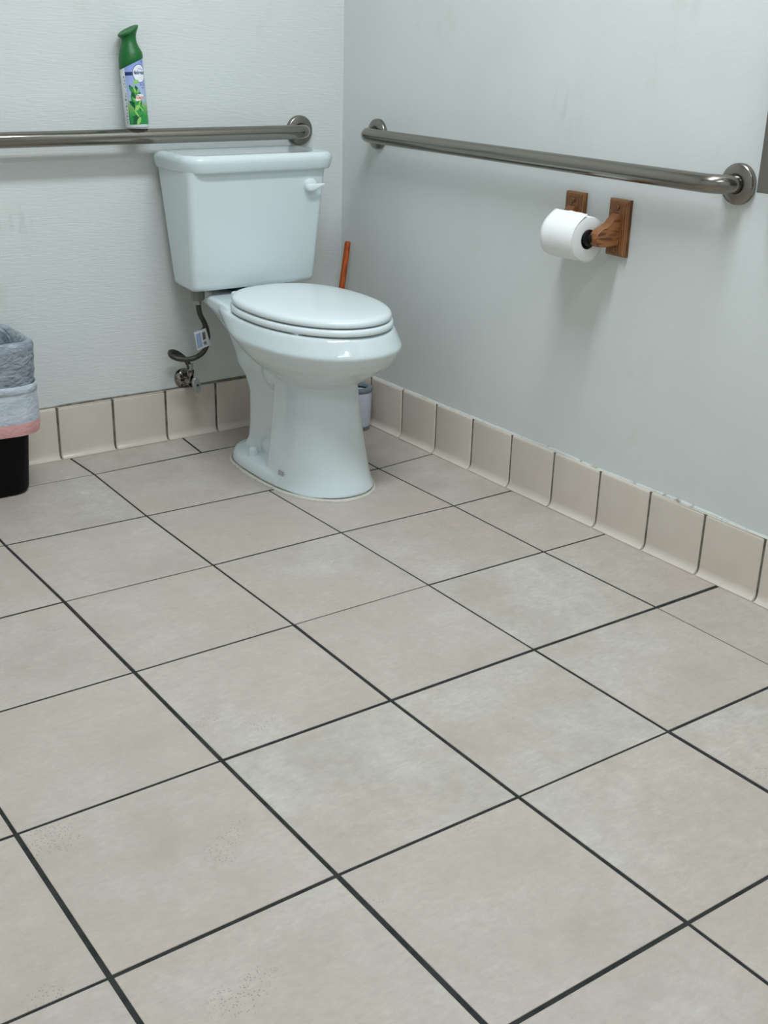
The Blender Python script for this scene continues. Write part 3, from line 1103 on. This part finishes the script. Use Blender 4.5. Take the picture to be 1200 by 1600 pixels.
# ------------------------------------------------------------------ stainless dispenser at the right edge of the frame
dsp = thing('wall_dispenser', 'stainless steel wall dispenser box cut off by right picture edge', 'dispenser', (0, -1.66, 0.817))
db = MB()
def dr_(x, d):
    return [Vector((x, -1.475 - d, 0.817 + d)), Vector((x, -1.875 + d, 0.817 + d)), Vector((x, -1.875 + d, 1.115 - d)), Vector((x, -1.475 - d, 1.115 - d))]
db.loft([dr_(-0.0003, 0), dr_(-0.048, 0), dr_(-0.050, 0.002)])
db.obj('case', M_STEEL_V, dsp, smooth=False)
db = MB()
pts = rrect(-1.80, -1.55, 0.87, 0.96, 0.035, 0)
db.loft([[Vector((-0.0503, p.x, p.y)) for p in pts], [Vector((-0.0515, p.x, p.y)) for p in pts]])
db.obj('slot', M_BLACK, dsp, smooth=False)

# ------------------------------------------------------------------ plunger behind the toilet, brush holder in the corner
M_ORANGE = make_wood('orange_stained_wood', lin(146, 62, 14), lin(168, 74, 18), lin(182, 88, 28), (50, 50, 4))
M_RUB = mat('dark_rubber', lin(52, 26, 18), 0.6)
pb = Vector((-0.128, -0.108, 0.0))
pt_ = Vector((-0.024, -0.070, 0.520))
plg = thing('plunger', 'orange wooden stick handle standing in the corner behind toilet', 'plunger', pb)
dirp = (pt_ - pb).normalized()
MB().lathe([(0.046, 0.001), (0.048, 0.012), (0.047, 0.03), (0.042, 0.052), (0.030, 0.070), (0.016, 0.080), (0.015, 0.11), (0.013, 0.112)], 28, Matrix.Translation(pb)).obj('cup', M_RUB, plg)
MB().lathe([(0.0088, 0.09), (0.0088, (pt_ - pb).length - 0.006), (0.0078, (pt_ - pb).length - 0.002), (0.004, (pt_ - pb).length)], 20, place(pb, dirp)).obj('handle', M_ORANGE, plg)

M_WPL = mat('white_plastic', lin(206, 212, 224), 0.35)
M_GPL = mat('grey_plastic', lin(118, 128, 132), 0.45)
M_DK = mat('dark_well', lin(38, 48, 56), 0.6)
HC = Vector((-0.070, -0.197, 0))
bh = thing('toilet_brush_holder', 'small white cylinder with grey rim on floor behind toilet', 'brush holder', HC)
HT = 0.128
Mh = Matrix.Translation(HC)
MB().lathe([(0.036, 0.0005), (0.0375, 0.004), (0.0365, 0.011), (0.034, 0.0125)], 36, Mh).obj('base', M_GPL, bh)
MB().lathe([(0.0385, 0.0125), (0.0405, 0.018), (0.0425, HT - 0.014), (0.0405, HT - 0.013)], 40, Mh).obj('body', M_WPL, bh)
MB().lathe([(0.0425, HT - 0.014), (0.0442, HT - 0.012), (0.0445, HT - 0.003), (0.043, HT), (0.031, HT - 0.0005), (0.0295, HT - 0.003), (0.029, HT - 0.05), (0.0, HT - 0.05)], 40, Mh, cap=False).obj('collar', M_GPL, bh, auto=40)
MB().lathe([(0.0286, HT - 0.007), (0.0284, HT - 0.0496), (0.0001, HT - 0.0496)], 40, Mh, cap=False).obj('well', M_DK, bh)

# ------------------------------------------------------------------ waste bin and bag
BC = Vector((-1.205, -0.142, 0))
bin_ = thing('waste_bin', 'black rectangular plastic waste bin against back wall at left edge', 'waste bin', BC)
def bring(z, t, d=0.0):
    hx = 0.160 + 0.015 * t - d
    hy = 0.078 + 0.030 * t - d
    return rrect(BC.x - hx, BC.x + hx, BC.y + 0.008 * (1 - t) - hy, BC.y + 0.008 * (1 - t) + hy, 0.045 - 0.0 * t, z, 8)
bb_ = MB()
bb_.loft([bring(0.0005, 0, 0.008), bring(0.004, 0, 0.002), bring(0.012, 0.03, 0), bring(0.10, 0.28), bring(0.25, 0.7), bring(0.365, 1.0), bring(0.370, 1.0, -0.004), bring(0.378, 1.0, -0.004), bring(0.380, 1.0, 0.0), bring(0.375, 1.0, 0.004),
          bring(0.25, 0.7, 0.003), bring(0.012, 0.03, 0.004)])
bb_.obj('body', M_BIN, bin_, auto=50)

bag = thing('bin_bag', 'grey plastic bin bag with pink drawstring hem lining the black bin', 'bin bag', (BC.x, BC.y, 0.17))


def bag_ring(z, out, crk, seed, zvar=0.0, slope=0.0, k=12):
    t = min(1.0, z / 0.38)
    hx = 0.160 + 0.015 * t + out
    hy = 0.078 + 0.030 * t + out * 0.85
    r = 0.045 + max(0.0, out)
    cy = BC.y + 0.008 * (1 - t)
    # resample the outline densely
    base = rrect(BC.x - hx, BC.x + hx, cy - hy, cy + hy, max(0.012, r), z, k)
    dense = []
    m_ = len(base)
    for i in range(m_):
        a, b = base[i], base[(i + 1) % m_]
        L = (b - a).length
        kk = max(1, int(round(L / 0.012))) if L > 0.02 else 1
        for q in range(kk):
            dense.append(a.lerp(b, q / kk))
    return dense


def bag_surface(rows, name, m, parent, seed, thick=None):
    rings = []
    N_ = 120
    for z, out, crk, zv in rows:
        d = bag_ring(z, out, crk, seed)
        # arc-length resample to N_
        L = [0.0]
        for i in range(len(d)):
            L.append(L[-1] + (d[(i + 1) % len(d)] - d[i]).length)
        ring = []
        ii = 0
        for q in range(N_):
            s = L[-1] * q / N_
            while L[ii + 1] < s:
                ii += 1
            f = (s - L[ii]) / max(1e-9, L[ii + 1] - L[ii])
            p = d[ii].lerp(d[(ii + 1) % len(d)], f)
            c = Vector((BC.x, BC.y, p.z))
            nrm = Vector((p.x - c.x, (p.y - c.y) * 1.6, 0)).normalized()
            nn = noise.noise(Vector((p.x * 26, p.y * 26, p.z * 45 + seed))) * 0.65 + noise.noise(Vector((p.x * 70, p.y * 70, p.z * 90 + seed))) * 0.35
            zz = noise.noise(Vector((p.x * 14, p.y * 14, seed * 3.3)))
            ring.append(p + nrm * (nn * crk) + Vector((0, 0, zz * zv)))
        rings.append(ring)
    mb = MB()
    mb.loft(rings, False, False)
    o = mb.obj(name, m, parent, auto=None)
    return o


rows = [(0.215, 0.0200, 0.003, 0.004), (0.235, 0.0190, 0.004, 0.003), (0.255, 0.0180, 0.004, 0.002), (0.270, 0.0172, 0.0035, 0.002), (0.285, 0.0166, 0.004, 0.002), (0.295, 0.0163, 0.005, 0.002), (0.305, 0.0162, 0.005, 0.002), (0.315, 0.0160, 0.005, 0.002), (0.325, 0.0158, 0.006, 0.002),
        (0.335, 0.0156, 0.006, 0.002), (0.345, 0.0155, 0.006, 0.002), (0.355, 0.0155, 0.006, 0.002), (0.366, 0.0155, 0.005, 0.003), (0.376, 0.0152, 0.004, 0.005), (0.384, 0.0125, 0.003, 0.006), (0.3885, 0.007, 0.002, 0.006), (0.3885, 0.000, 0.002, 0.006), (0.384, -0.0055, 0.002, 0.006), (0.373, -0.0095, 0.003, 0.004),
        (0.355, -0.0120, 0.006, 0.003), (0.335, -0.0135, 0.007, 0.003), (0.31, -0.0155, 0.007, 0.003), (0.28, -0.0175, 0.007, 0.003), (0.24, -0.020, 0.007, 0.003), (0.20, -0.022, 0.006, 0.002), (0.13, -0.026, 0.006, 0.002), (0.06, -0.03, 0.004, 0.0)]
bag_surface(rows, 'film', M_BAG, bag, 1.3)
rows2 = [(0.188, 0.0290, 0.0012, 0.003), (0.198, 0.0283, 0.002, 0.003), (0.210, 0.0275, 0.003, 0.003), (0.225, 0.0262, 0.003, 0.003), (0.240, 0.0248, 0.0025, 0.003), (0.256, 0.0230, 0.0018, 0.003), (0.270, 0.0218, 0.001, 0.004), (0.2865, 0.0196, 0.001, 0.004), (0.2870, 0.0175, 0.001, 0.004)]
bag_surface(rows2, 'cuff', M_BAG2, bag, 4.1)
rows3 = [(0.2675, 0.0222, 0.0010, 0.004), (0.2680, 0.0232, 0.0010, 0.004), (0.2868, 0.0206, 0.001, 0.004), (0.2878, 0.0192, 0.001, 0.004)]
bag_surface(rows3, 'cuff_seam', M_BAG2, bag, 4.1)
rows4 = [(0.165, 0.0290, 0.001, 0.004), (0.170, 0.0300, 0.0014, 0.004), (0.182, 0.0300, 0.0014, 0.004), (0.192, 0.0297, 0.001, 0.004), (0.196, 0.0286, 0.001, 0.004)]
bag_surface(rows4, 'drawstring_hem', M_PINK, bag, 4.1)

# ------------------------------------------------------------------ air freshener can standing on the left bar
RCAN = 0.0285
can = thing('air_freshener_can', 'green-capped blue and white air freshener spray can on grab bar', 'spray can', (-0.650, -0.0545, BZ + BR + 0.0012), (math.radians(-5.0), math.radians(0.0), math.radians(10)))
M_CANW = mat('can_white', lin(222, 226, 230), 0.3)
M_GREEN = mat('cap_green', lin(6, 98, 36), 0.45)
M_NAVY = mat('print_navy', lin(24, 44, 104), 0.35)
M_PW = mat('print_white', lin(236, 238, 244), 0.35)
M_PDK = mat('print_dark', lin(52, 66, 92), 0.35)
M_G1 = mat('print_green_dark', lin(14, 92, 52), 0.35)
M_G2 = mat('print_green_mid', lin(58, 156, 74), 0.35)
M_G3 = mat('print_green_light', lin(152, 206, 104), 0.35)
M_OR = mat('print_orange', lin(218, 96, 48), 0.35)
M_LBL = mat('label_print_gradient', rough=0.32)
tcl = nd(M_LBL, 'ShaderNodeTexCoord')
sx = nd(M_LBL, 'ShaderNodeSeparateXYZ')
lk(M_LBL, tcl, 'Object', sx, 0)
mrl = nd(M_LBL, 'ShaderNodeMapRange')
mrl.inputs['From Max'].default_value = 0.17
lk(M_LBL, sx, 'Z', mrl, 'Value')
rp = ramp(M_LBL, [(0.0, lin(20, 132, 70)), (0.16, lin(40, 150, 72)), (0.30, lin(126, 184, 96)), (0.40, lin(176, 190, 214)), (0.62, lin(162, 178, 226)), (1.0, lin(134, 156, 222))])
lk(M_LBL, mrl, 0, rp, 'Fac')
set_col(M_LBL, (rp, 0))

prof = [(0.0245, 0.0), (0.0272, 0.0012), (0.0285, 0.0035), (0.0285, 0.159), (0.0270, 0.163), (0.018, 0.165)]
body = MB().lathe(prof, 48).obj('can_body', M_CANW, can, local=True, auto=40)


def wrap(s, h, dr):
    a = s / RCAN
    return Vector(((RCAN + dr) * math.sin(a), -(RCAN + dr) * math.cos(a), h))


def wrap_poly(mb, poly, dr):
    """flat outline (s, h) laid on the can; cut into thin vertical strips so it follows the curve"""
    bm_ = bmesh.new()
    vs = [bm_.verts.new((p[0], p[1], 0)) for p in poly]
    bm_.faces.new(vs)
    s0 = min(p[0] for p in poly)
    s1 = max(p[0] for p in poly)
    k_ = int(s0 / 0.002) - 1
    while k_ * 0.002 < s1:
        if k_ * 0.002 > s0:
            g = bm_.verts[:] + bm_.edges[:] + bm_.faces[:]
            bmesh.ops.bisect_plane(bm_, geom=g, plane_co=(k_ * 0.002, 0, 0), plane_no=(1, 0, 0))
        k_ += 1
    bm_.verts.index_update()
    v = [wrap(w.co.x, w.co.y, dr) for w in bm_.verts]
    f = [tuple(w.index for w in fc.verts) for fc in bm_.faces]
    bm_.free()
    mb.add(v, f)


def wrap_text(txt, s, h, size, dr, m, parent, name, shear=0.0, sx_=1.0, offset=0.0):
    cu = bpy.data.curves.new('t', 'FONT')
    cu.body = txt
    cu.size = size
    cu.align_x = 'CENTER'
    cu.align_y = 'CENTER'
    cu.shear = shear
    cu.offset = offset
    to = bpy.data.objects.new('t', cu)
    COL.objects.link(to)
    dg = bpy.context.evaluated_depsgraph_get()
    dg.update()
    me = bpy.data.meshes.new_from_object(to.evaluated_get(dg))
    bpy.data.objects.remove(to, do_unlink=True)
    mb = MB()
    v = [wrap(s + w.co.x * sx_, h + w.co.y, dr) for w in me.vertices]
    f = [tuple(p.vertices) for p in me.polygons]
    mb.add(v, f)
    bpy.data.meshes.remove(me)
    return mb.obj(name, m, parent, smooth=False, local=True)


def ell(s, h, a, b, rot=0.0, n=20):
    c, q = math.cos(rot), math.sin(rot)
    return [(s + a * math.cos(t) * c - b * math.sin(t) * q, h + a * math.cos(t) * q + b * math.sin(t) * c) for t in [2 * math.pi * i / n for i in range(n)]]


def leaf(s, h, L, w, rot):
    c, q = math.cos(rot), math.sin(rot)
    base = [(L * (i / 6 - 0.5), w * math.sin(math.pi * i / 6) ** 0.8) for i in range(7)] + [(L * (0.5 - i / 6), -w * math.sin(math.pi * i / 6) ** 0.8) for i in range(1, 6)]
    return [(s + x * c - y * q, h + x * q + y * c) for x, y in base]


lab = MB()
wrap_poly(lab, [(-0.0360, 0.0085), (0.0360, 0.0085), (0.0360, 0.1590), (-0.0360, 0.1560)], 0.00015)
label_o = lab.obj('label', M_LBL, body, local=True, auto=None)
z_ = MB()
wrap_poly(z_, [(-0.0356, 0.1225), (-0.012, 0.1225), (-0.012, 0.1305), (-0.0356, 0.1305)], 0.0003)
wrap_poly(z_, ell(0.002, 0.1265, 0.0185, 0.0215, 0, 40), 0.00035)
z_.obj('emblem_ring', M_NAVY, body, smooth=False, local=True)
z_ = MB()
wrap_poly(z_, ell(0.002, 0.1265, 0.0173, 0.0202, 0, 40), 0.0005)
z_.obj('emblem_disc', M_PW, body, smooth=False, local=True)
wrap_text('febreze', 0.002, 0.1285, 0.0122, 0.0007, M_NAVY, body, 'lettering', shear=0.25, sx_=0.86, offset=0.0003)
z_ = MB()
arc = [(0.002 + 0.013 * math.cos(t), 0.129 + 0.0085 * math.sin(t)) for t in [math.radians(30 + 80 * i / 8) for i in range(9)]]
arc2 = [(0.002 + 0.013 * math.cos(t), 0.1283 + 0.0082 * math.sin(t)) for t in [math.radians(110 - 80 * i / 8) for i in range(9)]]
wrap_poly(z_, arc + arc2, 0.0007)
# printed outline of a spray curl above the emblem
wrap_poly(z_, [(0.011, 0.1515), (0.0125, 0.1515), (0.0125, 0.158), (0.0105, 0.1615), (0.0075, 0.1600), (0.0085, 0.1590), (0.0102, 0.1600), (0.011, 0.1575)], 0.0004)
z_.obj('curl_print', M_NAVY, body, smooth=False, local=True)
wrap_text('A I R', 0.0085, 0.1005, 0.0085, 0.0004, M_PDK, body, 'lettering')
wrap_text('mist', 0.0085, 0.0935, 0.005, 0.0004, M_PDK, body, 'lettering')
dk, md_, lt = MB(), MB(), MB()
for s, h, L, w, r in ((-0.016, 0.060, 0.060, 0.0085, 1.75), (-0.006, 0.058, 0.055, 0.0065, 1.5), (-0.022, 0.090, 0.026, 0.0042, 2.0), (-0.016, 0.020, 0.030, 0.0075, 0.9), (-0.021, 0.055, 0.028, 0.005, 2.4), (-0.009, 0.088, 0.024, 0.005, 1.9), (-0.012, 0.030, 0.034, 0.006, 0.3)):
    wrap_poly(dk, leaf(s, h, L, w, r), 0.0003)
for s, h, L, w, r in ((-0.0145, 0.085, 0.026, 0.0042, 1.9), (-0.005, 0.072, 0.026, 0.004, 1.2), (-0.019, 0.066, 0.026, 0.0042, 2.2), (-0.012, 0.045, 0.032, 0.005, 1.9), (-0.003, 0.050, 0.03, 0.004, 2.2), (-0.018, 0.036, 0.024, 0.004, 0.8), (-0.004, 0.034, 0.02, 0.004, 0.6), (-0.0225, 0.090, 0.017, 0.0022, 2.0)):
    wrap_poly(md_, leaf(s, h, L, w, r), 0.00045)
for s, h, L, w, r in ((-0.010, 0.107, 0.017, 0.0048, 0.5), (-0.0145, 0.089, 0.017, 0.0024, 1.9), (-0.007, 0.086, 0.014, 0.0022, 1.4), (-0.012, 0.048, 0.020, 0.0045, 0.9), (-0.015, 0.034, 0.022, 0.0022, 2.1), (-0.011, 0.017, 0.022, 0.0042, 1.1), (-0.002, 0.045, 0.02, 0.0016, 2.3), (-0.004, 0.062, 0.016, 0.0022, 1.2), (-0.016, 0.066, 0.012, 0.002, 2.3)):
    wrap_poly(lt, leaf(s, h, L, w, r), 0.0006)
dk.obj('leaf_print', M_G1, body, smooth=False, local=True)
md_.obj('leaf_print', M_G2, body, smooth=False, local=True)
lt.obj('leaf_print', M_G3, body, smooth=False, local=True)
z_ = MB()
wrap_poly(z_, [(-0.0145, 0.0665), (-0.0125, 0.0625), (-0.006, 0.0640), (0.0060, 0.0690), (0.0070, 0.0775), (0.0005, 0.0790), (-0.0080, 0.0790), (-0.0130, 0.0745)], 0.0008)
z_.obj('logo_ground', M_PW, body, smooth=False, local=True)
wrap_text('Gain', -0.0037, 0.0712, 0.0118, 0.0010, M_OR, body, 'lettering', shear=0.2, sx_=0.85, offset=0.0003)
# fine print on the white side strip
z_ = MB()
hh = 0.012
while hh < 0.118:
    for r0 in range(2):
        s0 = -0.0425 + r0 * 0.0028
        L_ = random.uniform(0.002, 0.0055)
        if random.random() < 0.75:
            wrap_poly(z_, [(s0, hh), (s0 + 0.0016, hh), (s0 + 0.0016, hh + L_), (s0, hh + L_)], 0.0003)
    hh += 0.0075
z_.obj('fine_print', M_PDK, body, smooth=False, local=True)

# cap: slanted lower edge, waist, flared slanted top
cp = MB()
# slant direction in can-local coordinates (towards picture right)
sd = Vector((0.80, -0.45, 0)).normalized()
rings = []
sd2 = Vector((0.97, -0.02, 0)).normalized()
for h, r_, tilt in ((0.1490, 0.0288, 0.42), (0.1500, 0.0296, 0.42), (0.158, 0.0299, 0.38), (0.167, 0.0293, 0.28), (0.177, 0.0266, 0.14), (0.186, 0.0228, 0.06), (0.195, 0.0192, 0.05), (0.203, 0.0176, 0.10), (0.2095, 0.0178, 0.20), (0.2155, 0.0198, 0.32), (0.2200, 0.0228, 0.42),
                    (0.2228, 0.0250, 0.47), (0.2250, 0.0257, 0.48), (0.2272, 0.0251, 0.48), (0.2282, 0.0232, 0.48), (0.2276, 0.017, 0.47), (0.2262, 0.008, 0.46)):
    ring = []
    dv = sd.lerp(sd2, min(1.0, max(0.0, (h - 0.17) / 0.05))).normalized()
    for i in range(40):
        a = 2 * math.pi * i / 40
        p = Vector((r_ * math.cos(a), r_ * math.sin(a), h))
        p.z += tilt * p.dot(dv)
        ring.append(p)
    rings.append(ring)
cp.loft(rings)
cp.obj('cap', M_GREEN, can, local=True, auto=50)
